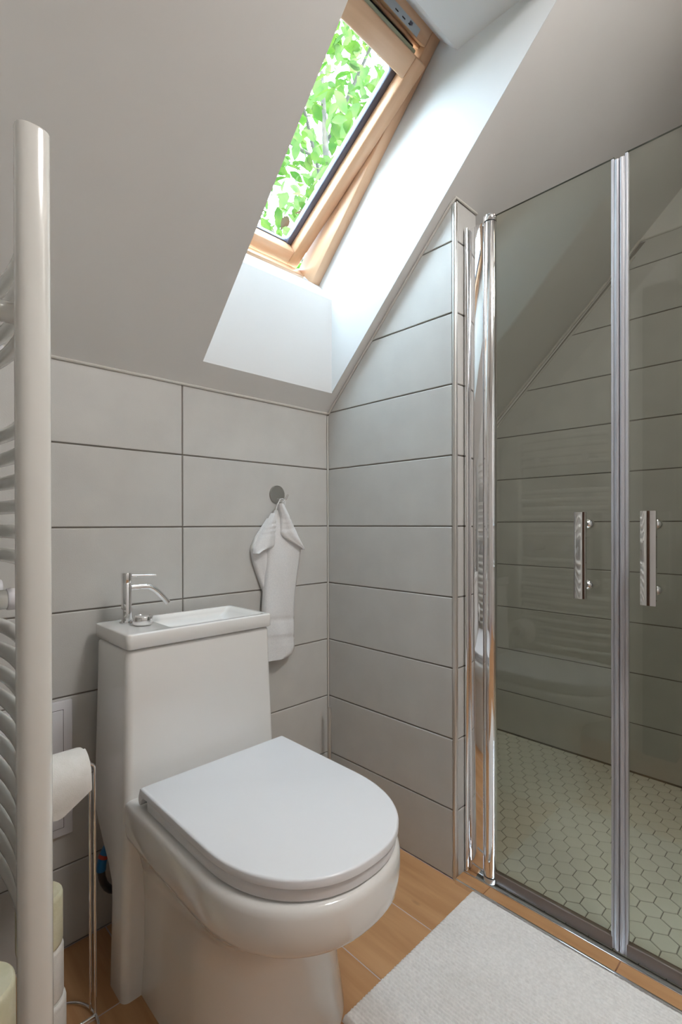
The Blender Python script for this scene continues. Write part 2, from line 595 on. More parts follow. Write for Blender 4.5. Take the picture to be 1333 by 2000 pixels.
# ---- floor: wood-look planks --------------------------------------------
o = box('floor', (X_END-0.1, Y_END-0.1, -0.12), (0.012, 0.1, -0.0006), 'jgrout')
floor = structure(o, 'oak wood-look plank floor')
pl_fl = ((0, 0, 0), (1, 0, 0), (0, 1, 0), (0, 0, 1))
xs = [0.0, -0.189, -0.379, -0.569, -0.759, -0.949, -1.139, -1.329, -1.519]
offs = [-0.95, -1.15, -0.75, -0.92, -0.228, -0.80, -0.45, -0.9]
for i in range(len(xs)-1):
    cuts = [0.0]
    c = offs[i]
    while c > Y_END:
        cuts.append(c)
        c -= 1.2
    cuts.append(Y_END)
    for j in range(len(cuts)-1):
        p = [(xs[i+1]+0.0012, cuts[j+1]+0.0012), (xs[i]-0.0012, cuts[j+1]+0.0012), (xs[i]-0.0012, cuts[j]-0.0012), (xs[i+1]+0.0012, cuts[j]-0.0012)]
        tile('plank', p, pl_fl, 'oak', floor, 0.0008, 0.004, 0.0001)

# ---- shower floor: hexagon mosaic ---------------------------------------
ZH = 0.012
o = box('floor_shower', (0.045, 0.05, -0.1), (XF+0.02, -1.75, ZH-0.0022), 'hexgrout')
floor_sh = structure(o, 'off-white hexagon mosaic floor of the shower')
HP = 0.0535
s_edge = HP/math.sqrt(3)
def hexpoly(cx, cy, g=0.0024):
    r = (HP-g)/math.sqrt(3)
    return [(cx+r*math.cos(math.radians(60*k)), cy+r*math.sin(math.radians(60*k))) for k in range(6)]
cells = []
for i in range(-3, 24):
    for j in range(-20, 36):
        cx = 0.1615+i*1.5*s_edge
        cy = -0.992+(j+0.5*(i % 2))*HP
        if 0.05 < cx < XF+0.03 and -1.72 < cy < 0.03:
            cells.append((cx, cy))
def cam_px(p):
    d = Vector(p)-CAM_LOC
    w = d.dot(fw)
    return (W_PX/2+F_PX*d.dot(rt2)/w, 1026.83-F_PX*d.dot(up2)/w, w)
cells.sort(key=lambda c: (Vector((c[0], c[1], 0))-CAM_LOC).length + (0 if 930 < cam_px((c[0], c[1], ZH))[0] < 1360 else 50))
pl_hex = ((0, 0, ZH), (1, 0, 0), (0, 1, 0), (0, 0, 1))
rest = bmesh.new()
cnt = 0
for (cx, cy) in cells:
    hp = hexpoly(cx, cy)
    hp = clip(clip(hp, 1, 0, XF-0.001), 0, 1, -0.001)
    hp = clip(clip(hp, -1, 0, -0.055), 0, -1, 1.70)
    if len(hp) < 3:
        continue
    if cnt < 298:
        if tile('hexagon_tile', hp, pl_hex, 'hex', floor_sh, 0.001, 0.004, 0.0002):
            cnt += 1
    else:
        inn, out = inset(hp, 0.001)
        a = [rest.verts.new((p[0], p[1], ZH-0.004)) for p in out]
        b = [rest.verts.new((p[0], p[1], ZH)) for p in inn]
        for k in range(len(a)):
            rest.faces.new((a[k], a[(k+1) % len(a)], b[(k+1) % len(a)], b[k]))
        rest.faces.new(b)
stuff(bm_ob('hexagon_tile_field', rest, 'hex', floor_sh))

# ---- threshold strip in front of the shower -----------------------------
ZT = 0.012
th = empty('trim_2', (0.015, -0.95, 0))
structure(th, 'narrow wood-look threshold strip edged in chrome before the shower')
def child_world(o, par):
    o.matrix_parent_inverse = Matrix.Translation(-par.location)
    return o
pl_th = ((0, 0, ZT), (1, 0, 0), (0, 1, 0), (0, 0, 1))
ycut = [YR-0.001, -0.612, -0.935, -1.36]
for j in range(3):
    p = [(-0.004, ycut[j+1]+0.0012), (0.033, ycut[j+1]+0.0012), (0.033, ycut[j]-0.0012), (-0.004, ycut[j]-0.0012)]
    t_ = tile('plank', p, pl_th, 'oak', None, 0.0006, 0.011, 0.0)
    t_.parent = th
    child_world(t_, th)
t_ = tile('plank', [(0.034, YR-0.036), (0.10, YR-0.036), (0.10, YR-0.002), (0.034, YR-0.002)], pl_th, 'oak', None, 0.0006, 0.011, 0.0)
t_.parent = th
child_world(t_, th)
for (xa, xb, zt) in ((-0.0105, -0.0045, ZT+0.0008), (0.0335, 0.0375, ZT+0.0012)):
    b_ = box('edge_trim', (xa, YR-0.002, -0.001), (xb, -1.36, zt), 'chrome', None, 0.0012)
    b_.parent = th
    child_world(b_, th)

# ---- vertical chrome corner trim ----------------------------------------
bm = bmesh.new()
prof = [(0.0, YR+0.010), (-0.0012, YR+0.009), (-0.0012, YR+0.003), (0.001, YR-0.0002), (0.004, YR-0.0012), (0.0095, YR-0.0012), (0.0105, YR), (0.008, YR+0.004), (0.004, YR+0.009)]
zt = SLOPE_C-YR-0.022
va = [bm.verts.new((a, b, 0.0)) for a, b in prof]
vb = [bm.verts.new((a, b, zt)) for a, b in prof]
for k in range(len(prof)):
    bm.faces.new((va[k], va[(k+1) % len(prof)], vb[(k+1) % len(prof)], vb[k]))
bm.faces.new(va[::-1])
bm.faces.new(vb)
structure(bm_ob('trim_3', bm, 'satin', None, True, 50), 'satin metal corner strip on the tiled outside corner')

# ---- ceiling with the deep skylight opening ------------------------------
HX0, HX1 = -0.5165, -0.0310
RV = [(-0.0545, SLOPE_C+0.0545), (-0.0545, 1.768), (0.010, 1.838), (-0.492, 2.352), (-0.552, 2.282), (SLOPE_C-2.282, 2.282)]
bm = bmesh.new()
def quad(*p):
    bm.faces.new([bm.verts.new(q) for q in p])
def sl(x, y):
    return (x, y, SLOPE_C-y)
XA, XB = X_END-0.05, XF+0.12
yb_, yt_ = RV[0][0], RV[-1][0]
quad(sl(XA, 0.06), sl(HX0, 0.06), sl(HX0, Y_FLAT), sl(XA, Y_FLAT))
quad(sl(HX1, 0.06), sl(XB, 0.06), sl(XB, Y_FLAT), sl(HX1, Y_FLAT))
quad(sl(HX0, 0.06), sl(HX1, 0.06), sl(HX1, yb_), sl(HX0, yb_))
quad(sl(HX0, yt_), sl(HX1, yt_), sl(HX1, Y_FLAT), sl(HX0, Y_FLAT))
quad((XA, Y_FLAT, Z_FLAT), (XB, Y_FLAT, Z_FLAT), (XB, Y_END-0.1, Z_FLAT), (XA, Y_END-0.1, Z_FLAT))
# weatherproof outer skin
RC = 1.99
def so(x, y):
    return (x, y, RC-y)
yo0, yo1 = 0.095, -0.445
quad(so(XA, 0.62), so(HX0, 0.62), so(HX0, -1.2), so(XA, -1.2))
quad(so(HX1, 0.62), so(XB, 0.62), so(XB, -1.2), so(HX1, -1.2))
quad(so(HX0, 0.62), so(HX1, 0.62), so(HX1, yo0), so(HX0, yo0))
quad(so(HX0, yo1), so(HX1, yo1), so(HX1, -1.2), so(HX0, -1.2))
quad(so(XA, -1.2), so(XB, -1.2), (XB, Y_END-0.1, RC+1.2), (XA, Y_END-0.1, RC+1.2))
quad(so(XA, 0.62), so(XB, 0.62), (XB, 0.16, 1.2), (XA, 0.16, 1.2))
ceil = structure(bm_ob('ceiling', bm, 'paint'), 'white sloping ceiling with deep skylight opening')
# reveal lining
def reveal(name, faces):
    vs, fs = [], []
    for f in faces:
        fs.append(tuple(range(len(vs), len(vs)+len(f))))
        vs += f
    return mesh_ob(name, vs, fs, 'reveal', ceil)
def rp(x, i):
    return (x, RV[i][0], RV[i][1])
ext = [(0.26, 1.99-0.26+0.2), ]
def shell(name, f, n, t=0.012):
    """thin lining board: face f extruded backwards along n"""
    f = [Vector(p) for p in f]
    n = Vector(n).normalized()*t
    k = len(f)
    vs = f+[p+n for p in f]
    fs = [tuple(range(k)), tuple(range(2*k-1, k-1, -1))]+[(i, k+i, k+(i+1) % k, (i+1) % k) for i in range(k)]
    return mesh_ob(name, vs, fs, 'reveal', ceil)
side = [0, 1, 2, 3, 4, 5]
OUT = [(0.095, 1.895), (-0.445, 2.435)]
def side_poly(x):
    a, b = rp(x, 0), rp(x, 5)
    return [(a[0], a[1], a[2]+0.002), rp(x, 1), rp(x, 2), (x, 0.10, 1.90), (x, -0.42, 2.42), rp(x, 3), rp(x, 4), (b[0], b[1]+0.002, b[2]+0.002)]
shell('reveal_board', side_poly(HX1), (1, 0, 0), 0.025)
shell('reveal_board', side_poly(HX0), (-1, 0, 0), 0.02)
shell('reveal_board', [rp(HX0, 0), rp(HX1, 0), rp(HX1, 1), rp(HX0, 1)], (0, 1, 0), 0.02)
shell('reveal_sill', [rp(HX0, 1), rp(HX1, 1), rp(HX1, 2), rp(HX0, 2)], (0, 0.7, -0.7), 0.02)
shell('reveal_bead', [rp(HX0, 3), rp(HX1, 3), rp(HX1, 4), rp(HX0, 4)], (0, -0.7, 0.7), 0.02)
shell('reveal_board', [rp(HX0, 4), rp(HX1, 4), rp(HX1, 5), rp(HX0, 5)], (0, 0, 1), 0.02)

# caulk beads where tiles meet the ceiling
cl = empty('trim_4', (0, 0, SLOPE_C))
structure(cl, 'pale caulk line where the tiles meet the ceiling')
def caulk(pts, r=0.0045):
    c = tube('caulk_bead', pts, r, 'caulk', None, 8)
    c.parent = cl
    child_world(c, cl)
caulk([(XL, -0.001, SLOPE_C-0.003), (-0.002, -0.001, SLOPE_C-0.003)])
caulk([(-0.0015, -0.0015, 0.0), (-0.0015, -0.0015, SLOPE_C-0.01)], 0.0032)
def cw(x, y, d):
    return (x, y, SLOPE_C-y-d)
caulk([cw(0.0, -0.004, 0.007), cw(0.0, YR+0.012, 0.008), cw(0.003, YR-0.001, 0.009), cw(PT, YR-0.001, 0.008)], 0.0042)
caulk([cw(XF, 0, 0.040), cw(XF, -0.70, 0.040)], 0.005)
caulk([cw(XF, 0, 0.006), cw(XF, -0.72, 0.006)], 0.006)
caulk([(XF+0.001, -0.72, 2.106), (XF+0.001, -1.70, 2.106)], 0.004)

# ------------------------------------------------------------------ skylight window
win = empty('window_1', (-0.2735, -0.24, 2.10))
structure(win, 'open pine roof window above the toilet')
VD = Vector((0, 0.70711, -0.70711))     # down the slope
ND = Vector((0, 0.70711, 0.70711))      # outwards
WO = Vector((-0.27375, -0.241, 1.846+0.241))
def wm(o, par=win):
    o.parent = par
    base = Vector((0, 0, 0))
    q = par
    while q is not None:
        base += q.location
        q = q.parent
    o.matrix_parent_inverse = Matrix.Translation(-base)
    return o
def wbox(name, u, v, w, mat, par=win, m=None, bev=0.002):
    """box in window space: u across, v down the slope, w outwards"""
    R = Matrix(((1, 0, 0), (0, VD.y, ND.y), (0, VD.z, ND.z))).to_4x4()
    mt = Matrix.Translation(WO) @ (R if m is None else R @ m)
    bm = bmesh.new()
    box_bm(bm, (u[0], v[0], w[0]), (u[1], v[1], w[1]), bev, 1, None)
    o = bm_ob(name, bm, mat, None, bev > 0, 50)
    o.matrix_world = mt
    bpy.context.view_layer.update()
    o.parent = par
    base = Vector((0, 0, 0))
    q = par
    while q is not None:
        base += q.location
        q = q.parent
    o.matrix_parent_inverse = Matrix.Translation(-base)
    return o
HU, HV = 0.2427, 0.357
FWD = 0.036
wbox('frame_jamb', (HU-FWD, HU), (-0.380, HV), (0.0, 0.10), 'pine')
wbox('frame_jamb', (-HU, -HU+FWD), (-0.380, HV), (0.0, 0.10), 'pine')
wbox('frame_head', (-HU+FWD, HU-FWD), (-0.380, -0.327), (0.0, 0.10), 'pinex')
wbox('weather_board', (-HU-0.01, HU+0.01), (-0.44, -0.372), (0.012, 0.10), 'roofout')
wbox('frame_foot', (-HU+FWD, HU-FWD), (HV-0.004, HV+0.010), (0.050, 0.10), 'pinex')
# sash tilted open about its middle: top leans in, bottom swings out
ANG = math.radians(13.4)
SM = Matrix.Translation((0, 0, 0.022)) @ Matrix.Rotation(ANG, 4, 'X')
sash = empty('sash', (0, 0, 0))
sash.parent = win
SU, SV0, SV, SW = HU-FWD-0.003, -0.297, 0.368, 0.043
TH = 0.062
def sbox(name, u, v, w, mat, bev=0.002):
    return wbox(name, u, v, w, mat, sash, SM, bev)
sbox('stile', (SU-SW, SU), (SV0, SV), (0, TH), 'pine', 0.003)
sbox('stile', (-SU, -SU+SW), (SV0, SV), (0, TH), 'pine', 0.003)
sbox('top_rail', (-SU+SW, SU-SW), (SV0, SV0+0.056), (0, TH), 'pinex', 0.003)
sbox('bottom_rail', (-SU+SW, SU-SW), (SV-0.052, SV), (0, TH), 'pinex', 0.003)
IU, IV0, IV1 = SU-SW, SV0+0.056, SV-0.052
sbox('pane', (-IU+0.002, IU-0.002), (IV0+0.002, IV1-0.002), (TH-0.010, TH-0.006), 'pane', 0)
gk = 0.020
sbox('gasket', (IU-gk, IU), (IV0, IV1), (TH-0.024, TH-0.002), 'gasket', 0.001)
sbox('gasket', (-IU, -IU+gk), (IV0, IV1), (TH-0.024, TH-0.002), 'gasket', 0.001)
sbox('gasket', (-IU, IU), (IV1-0.004, IV1), (TH-0.020, TH-0.002), 'gasket', 0.001)
sbox('gasket', (-IU, IU), (IV0, IV0+0.003), (TH-0.020, TH-0.002), 'gasket', 0.001)
# ventilation flap, slot and rating plate in the recess above the sash
wbox('vent_flap', (-HU+FWD, HU-FWD-0.022), (-0.3085, -0.2985), (0.000, 0.060), 'flap')
wbox('vent_slot', (-HU+FWD, HU-FWD-0.014), (-0.3185, -0.3090), (0.030, 0.070), 'black')
wbox('frame_lining', (-HU+FWD, HU-FWD), (-0.3270, -0.3190), (0.022, 0.090), 'pinex')
plate = wbox('rating_plate', (-HU+FWD+0.02, HU-FWD-0.040), (-0.3470, -0.3290), (-0.0010, 0.0), 'plate', win, None, 0)
for (ua, ub) in ((0.070, 0.082), (0.098, 0.110), (0.124, 0.132)):
    wbox('plate_mark', (ua, ub), (-0.3375, -0.3350), (-0.0016, -0.0009), 'black', win, None, 0)
wbox('plate_mark', (0.126, 0.137), (-0.3440, -0.3375), (-0.0016, -0.0009), 'gasket', win, None, 0)

# ------------------------------------------------------------------ tree outside the window
random.seed(5)
def leaf_mesh(name, L, Wd, mat, curl=0.12, n=4):
    vs, fs = [], []
    for i in range(n+1):
        t = i/n
        w = Wd*math.sin(math.pi*min(1, t*0.93+0.05))**0.8*0.5
        z = -curl*L*t*t
        vs += [(-w, t*L, z+w*0.25), (0, t*L, z), (w, t*L, z+w*0.25)]
    for i in range(n):
        a = i*3
        fs += [(a, a+1, a+4, a+3), (a+1, a+2, a+5, a+4)]
    me = bpy.data.meshes.new(name)
    me.from_pydata(vs, [], fs)
    for p in me.polygons:
        p.use_smooth = True
    me.materials.append(M[mat])
    return me
LM = [leaf_mesh('leaf', 0.105, 0.058, 'leaf'), leaf_mesh('leaf', 0.085, 0.05, 'leaf2', 0.2), leaf_mesh('leaf', 0.13, 0.07, 'leaf2', 0.18), leaf_mesh('leaf', 0.09, 0.05, 'leafred', 0.2)]
tc_ = CAM_LOC + (fw + rt2*((650-666.5)/F_PX) - up2*((230-1026.83)/F_PX))*2.95
tree = empty('tree', (tc_.x+0.25, tc_.y+0.25, -0.5))
tag(tree, 'bright green leafy tree outside the open skylight', 'tree')
TB = Vector(tree.location)
def tchild(o):
    o.parent = tree
    o.matrix_parent_inverse = Matrix.Translation(-TB)
    return o
tchild(tube('trunk', [TB, TB+Vector((0.05, 0.02, 1.2)), TB+Vector((-0.05, 0.0, 2.2)), TB+Vector((-0.12, -0.1, 3.2)), TB+Vector((-0.2, -0.1, 4.3))], [0.07, 0.06, 0.045, 0.03, 0.012], 'bark', None, 10))
limbs = []
for k in range(16):
    z = 1.7+k*0.15
    a = k*2.4
    p0 = TB+Vector((-0.05-0.03*(z-2), -0.03*(z-2), z))
    d = Vector((math.cos(a), math.sin(a), 0.55))
    ln = random.uniform(0.6, 1.0)
    pts = [p0, p0+d*ln*0.5+Vector((0, 0, 0.05)), p0+d*ln+Vector((0, 0, random.uniform(-0.05, 0.2)))]
    tchild(tube('branch', pts, [0.013, 0.009, 0.004], 'bark', None, 6))
    limbs.append(pts)
leafs = []
for k in range(3600):
    while True:
        q = Vector((random.uniform(-1, 1), random.uniform(-1, 1), random.uniform(-1, 1)))
        if 0.0 < q.length < 1:
            break
    p = tc_ + Vector((q.x*1.25, q.y*1.0, q.z*1.35))
    leafs.append(p)
leafs.sort(key=lambda p: (p-CAM_LOC).length + (0 if (480 < cam_px(p)[0] < 830 and -40 < cam_px(p)[1] < 560) else 100))
rest_v, rest_f, rest_m = [], [], []
for k, p in enumerate(leafs):
    yaw = random.uniform(0, 2*math.pi)
    mt = Matrix.Translation(p) @ Matrix.Rotation(yaw, 4, 'Z') @ Matrix.Rotation(random.gauss(-0.45, 0.45), 4, 'X') @ Matrix.Rotation(random.gauss(0, 0.5), 4, 'Y')
    r = random.random()
    idx = 0 if r < 0.5 else 1 if r < 0.8 else 2 if r < 0.975 else 3
    sc_ = random.uniform(0.45, 1.0)
    mt = mt @ Matrix.Scale(sc_, 4)
    if k < 298:
        o = bpy.data.objects.new('leaf', LM[idx])
        COL.objects.link(o)
        o.matrix_world = mt
        o.parent = tree
        o.matrix_parent_inverse = Matrix.Translation(-TB)
    else:
        b0 = len(rest_v)
        me = LM[min(idx, 2)]
        rest_v += [tuple(mt @ v.co) for v in me.vertices]
        for f in me.polygons:
            rest_f.append(tuple(b0+i for i in f.vertices))
            rest_m.append(0 if idx == 0 else 1)
me = bpy.data.meshes.new('foliage')
me.from_pydata(rest_v, [], rest_f)
me.materials.append(M['leaf'])
me.materials.append(M['leaf2'])
me.polygons.foreach_set('material_index', rest_m)
me.polygons.foreach_set('use_smooth', [True]*len(rest_f))
o = bpy.data.objects.new('foliage', me)
COL.objects.link(o)
stuff(tchild(o))
# garden ground far below the window
g = mesh_ob('ground', [(-30, 0.2, -0.5), (30, 0.2, -0.5), (30, 40, -0.5), (-30, 40, -0.5)], [(0, 1, 2, 3)], 'lawn')
structure(g, 'lawn outside')

# ------------------------------------------------------------------ ceiling lamp behind the viewpoint
def glow_mat(name, col, strength):
    m_, nt_, b_ = new_mat(name)
    b_.inputs['Base Color'].default_value = (0.9, 0.88, 0.84, 1)
    b_.inputs['Emission Color'].default_value = (*col, 1)
    b_.inputs['Emission Strength'].default_value = strength
    return m_
M['glow'] = glow_mat('lamp_shade_glow', (1.0, 0.97, 0.94), 47.0)
M['glow2'] = glow_mat('shower_lamp_glow', (1.0, 0.82, 0.68), 5.5)
def ceiling_lamp(loc, r, mat, label):
    lamp = empty('ceiling_lamp', loc)
    tag(lamp, label, 'lamp')
    k = r/0.2
    lathe('base_plate', (0, 0, -0.02*k), [(0.20*k, 0.018*k), (0.205*k, 0.0)], 'enamel', lamp)
    lathe('shade', (0, 0, -0.10*k), [(0.001*k, 0.0), (0.10*k, 0.006*k), (0.17*k, 0.03*k), (0.20*k, 0.078*k)], mat, lamp)
    return lamp
ceiling_lamp((-0.38, -1.58, Z_FLAT), 0.20, 'glow', 'round flush ceiling lamp in the room behind the viewpoint')
sl_ = ceiling_lamp((0.34, -1.28, Z_FLAT), 0.09, 'glow2', 'small round ceiling lamp above the shower with an added floor fill spot')
sp_ = bpy.data.lights.new('floor_fill', 'SPOT')  # unseen spot added to brighten the shower floor
sp_.energy = 20.0
sp_.color = (1.0, 0.95, 0.86)
sp_.spot_size = math.radians(46)
sp_.spot_blend = 0.8
sp_.shadow_soft_size = 0.06
so_ = bpy.data.objects.new('floor_fill', sp_)
link(so_, sl_)
so_.location = (0, 0, -0.06)

# ------------------------------------------------------------------ toilet with basin
XC = -0.602
toilet = empty('toilet', (XC, -0.4, 0))
tag(toilet, 'white one-piece toilet with a hand basin and chrome tap on its tank', 'toilet')
TP = Matrix.Translation(-Vector(toilet.location))
def tp(o, par=toilet):
    o.parent = par
    o.matrix_parent_inverse = TP if par is toilet else Matrix.Identity(4)
    return o
def smooth01(t):
    t = max(0, min(1, t))
    return t*t*(3-2*t)
rings = []
for z in [0.0, 0.004, 0.10, 0.18, 0.22, 0.25, 0.28, 0.31, 0.34, 0.37, 0.40, 0.45, 0.55, 0.65, 0.722, 0.727, 0.729]:
    t = z/0.73
    hw = 0.207-0.020*min(1, t*1.05)
    yb = -0.16+0.125*smooth01((z-0.20)/0.16)
    yf = -0.244+0.024*t
    ins = 0.004 if z == 0.729 else 0.0015 if z == 0.727 else 0.0
    rings.append(rrect(XC-hw+ins, XC+hw-ins, yf+ins, yb-ins, 0.016, z))
tp(rings_ob('tank', rings, 'ceramic'))
# bowl and pedestal
sec = [  # z, half width, ys, yf
    (0.0, 0.168, -0.45, -0.605), (0.004, 0.168, -0.45, -0.605), (0.10, 0.160, -0.44, -0.590), (0.20, 0.158, -0.44, -0.590), (0.26, 0.160, -0.45, -0.612),
    (0.29, 0.166, -0.48, -0.660), (0.310, 0.174, -0.50, -0.700), (0.322, 0.181, -0.515, -0.726), (0.330, 0.1865, -0.52, -0.738), (0.337, 0.1905, -0.525, -0.747), (0.345, 0.1925, -0.528, -0.752),
    (0.370, 0.1940, -0.528, -0.756), (0.398, 0.1935, -0.526, -0.756), (0.407, 0.1920, -0.524, -0.7545), (0.4125, 0.1885, -0.52, -0.751), (0.4150, 0.184, -0.518, -0.746), (0.416, 0.178, -0.515, -0.738)]
rings = [dshape(XC, hw, -0.205, ys, yf, z, 44, 2.2) for z, hw, ys, yf in sec]
tp(rings_ob('bowl', rings, 'ceramic', angle=50))
# seat ring (closed)
XS = -0.598
sec = [(0.4185, 0.178), (0.4195, 0.1815), (0.430, 0.1825), (0.4375, 0.1825), (0.4395, 0.1805)]
rings = [dshape(XS, hw, -0.290, -0.525, -0.5645-hw, z, 44, 2.25) for z, hw in sec]
tp(rings_ob('seat', rings, 'seat', angle=50))
sec = [(0.4405, 0.182), (0.4415, 0.1845), (0.4525, 0.1848), (0.4550, 0.1835), (0.4558, 0.1805)]
rings = [dshape(XS, hw, -0.270-(0.1848-hw)*0.6, -0.527, -0.5665-hw, z, 44, 2.25, 0.004) for z, hw in sec]
tp(rings_ob('lid', rings, 'seat', angle=50))
# lid hinge hook along the back edge of the lid
prof = [(-0.2702, 0.4545), (-0.2655, 0.445), (-0.2610, 0.434), (-0.2605, 0.426), (-0.2640, 0.4200), (-0.2700, 0.4195), (-0.2745, 0.4240), (-0.2755, 0.4300), (-0.2790, 0.4345), (-0.2860, 0.4385), (-0.310, 0.4410), (-0.310, 0.4530)]
tp(mesh_ob('hinge', [(XS-0.1835, y, z) for y, z in prof]+[(XS+0.1835, y, z) for y, z in prof],
           [tuple(range(len(prof))), tuple(range(2*len(prof)-1, len(prof)-1, -1))]+[(i, len(prof)+i, len(prof)+(i+1) % len(prof), (i+1) % len(prof)) for i in range(len(prof))], 'seat'))
# basin on the tank
bx0, bx1, by0, by1 = XC-0.1885, XC+0.1885, -0.2275, -0.028
def br(ins, z, r=0.010):
    return rrect(bx0+ins, bx1-ins, by0+ins, by1-ins, r, z)
def bi(ins, z, r=0.012):
    return rrect(-0.685+ins*1.6, bx1-0.014-ins*3.0, by0+0.016+ins, by1-0.016-ins, r, z)
rings = [br(0.002, 0.7325), br(0.0, 0.7345), br(0.0, 0.7625), br(0.0012, 0.7645), br(0.004, 0.7655), bi(0.0, 0.7655), bi(0.0015, 0.7640), bi(0.004, 0.755), bi(0.012, 0.738), bi(0.020, 0.7355)]
tp(rings_ob('basin', rings, 'ceramic', angle=60))
# tap
fb = Vector((-0.738, -0.088, 0.7655))
tap = tp(lathe('tap', fb, [(0.0165, 0.0), (0.0165, 0.003), (0.0118, 0.0035), (0.0118, 0.0945), (0.0112, 0.0955), (0.0118, 0.0965), (0.0124, 0.118), (0.0114, 0.1202), (0.001, 0.1206)], 'chrome'))
tap.matrix_parent_inverse = TP
def tsub(o):
    o.parent = tap
    o.matrix_parent_inverse = Matrix.Identity(4)
    return o
sp = []
for k in range(15):
    t = k/14
    x = 0.008+0.092*t
    z = 0.0838 - (0.0 if t < 0.45 else 0.045*((t-0.45)/0.55)**1.5)
    sp.append(fb+Vector((x, -0.006*t, z)))
tsub(tube('spout', sp, 0.0074, 'chrome', None, 16))
tsub(tube('lever', [fb+Vector((0.008, 0, 0.1125)), fb+Vector((0.036, -0.002, 0.1112)), fb+Vector((0.070, -0.004, 0.1098))], [0.0030, 0.0030, 0.0026], 'chrome', None, 10))
# round flush button / plug with domed ring
bp_ = Vector((-0.7195, -0.136, 0.7655))
btn = tp(lathe('flush_button', bp_, [(0.0175, 0.0), (0.0205, 0.002), (0.0222, 0.008), (0.0225, 0.0195), (0.0215, 0.0212), (0.0190, 0.0212), (0.0178, 0.0190)], 'chrome'))
kb = lathe('push_plate', bp_, [(0.0172, 0.0150), (0.0172, 0.0195), (0.014, 0.0212), (0.001, 0.0218)], 'chrome', None)
kb.parent = btn

# water hose behind the toilet
hose = empty('water_hose', (-0.815, -0.06, 0.2))
tag(hose, 'dark water hose with blue fitting behind the toilet', 'hose')
HB = Matrix.Translation(-Vector(hose.location))
def hp_(o):
    o.parent = hose
    o.matrix_parent_inverse = HB
    return o
arc = [(-0.757+0.05*math.cos(a)*0.8-0.0, -0.085, 0.20+0.062*math.sin(a)) for a in [math.radians(d) for d in range(60, 305, 15)]]
hp_(tube('hose', arc, 0.0085, 'dark', None, 10))
arc2 = [(-0.757+0.05*math.cos(a)*0.8, -0.085, 0.20+0.062*math.sin(a)) for a in [math.radians(d) for d in range(110, 190, 10)]]
hp_(tube('blue_sleeve', arc2, 0.0105, 'blue', None, 10))
arc3 = [(-0.757+0.05*math.cos(a)*0.8, -0.085, 0.20+0.062*math.sin(a)) for a in [math.radians(d) for d in (146, 150, 154)]]
hp_(tube('red_ring', arc3, 0.0112, 'red', None, 10))
hp_(cyl('wall_nipple', (-0.755, -0.085, 0.255), (-0.755, 0.002, 0.255), 0.010, 'chrome'))

# ------------------------------------------------------------------ towel radiator
RX, RY0, RY1 = -1.046, -0.598, -0.150
rad = empty('towel_radiator', (RX, -0.34, 0.31))
tag(rad, 'white ladder towel radiator with round bars on the left', 'radiator')
RB = Matrix.Translation(-Vector(rad.location))
def rp_(o):
    o.parent = rad
    o.matrix_parent_inverse = RB
    return o
def dcol(y, sgn):
    pr = []
    for k in range(25):
        a = 2*math.pi*k/25
        c, s = math.cos(a), math.sin(a)
        pr.append((0.0190*math.copysign(abs(c)**0.75, c), 0.0150*math.copysign(abs(s)**0.75, s)))
    rings = []
    for z, k in ((0.31, 0.8), (0.313, 0.95), (0.318, 1.0), (1.480, 1.0), (1.4815, 0.985), (1.4825, 0.95)):
        rings.append([Vector((RX+a*k, y+b*k, z)) for a, b in pr])
    return rp_(rings_ob('upright', rings, 'enamel', angle=60))
dcol(RY0, 1)
dcol(RY1, -1)
zb = [1.400, 1.360, 1.320, 1.280] + [1.150-0.04*k for k in range(6)] + [0.830-0.0405*k for k in range(11)]
for z in zb:
    pts = []
    for k in range(13):
        t = k/12
        pts.append((RX-0.004+0.030*math.sin(math.pi*t)**0.8, RY0+0.008+(RY1-RY0-0.016)*t, z))
    rp_(tube('bar', pts, 0.0115, 'enamel', None, 12))
for (y, z) in ((-0.47, 1.300), (-0.25, 1.300), (-0.38, 0.885), (-0.22, 0.885)):
    rp_(cyl('wall_bracket', (XL+0.0005, y, z), (RX+0.012, y, z), 0.015, 'enamel', None, 20, 0.002))
    rp_(cyl('bracket_cap', (RX+0.0115, y, z), (RX+0.034, y, z), 0.017, 'plastic', None, 20, 0.002))
for y in (RY0, RY1):
    rp_(cyl('valve', (RX, y, 0.24), (RX, y, 0.312), 0.013, 'chrome', None, 20, 0.002))
    rp_(cyl('valve_pipe', (RX, y, 0.255), (XL+0.0005, y, 0.255), 0.009, 'chrome', None, 16))

# ------------------------------------------------------------------ wall plates
def wall_plate(z0, z1, label):
    x0, x1 = -0.985, -0.8345
    e = empty('wall_plate', ((x0+x1)/2, 0, z0))
    tag(e, label, 'wall plate', 'white access plates behind the radiator')
    inv = Matrix.Translation(-Vector(e.location))
    bm = bmesh.new()
    box_bm(bm, (x0, 0.0005, z0), (x1, -0.009, z1), 0.003, 2)
    f = bm_ob('frame', bm, 'plastic', e, True, 40)
    f.matrix_parent_inverse = inv
    g_ = box('shadow_gap', (x0+0.0195, -0.0085, z0+0.0195), (x1-0.0195, -0.0092, z1-0.0195), 'black', e)
    g_.matrix_parent_inverse = inv
    d = box('cover', (x0+0.0205, -0.0075, z0+0.0205), (x1-0.0205, -0.0105, z1-0.0205), 'plastic', e, 0.001)
    d.matrix_parent_inverse = inv
wall_plate(0.4395, 0.588, 'square white cover plate on the tiles, above the paper roll')
wall_plate(0.272, 0.4205, 'square white cover plate on the tiles, below the paper roll')

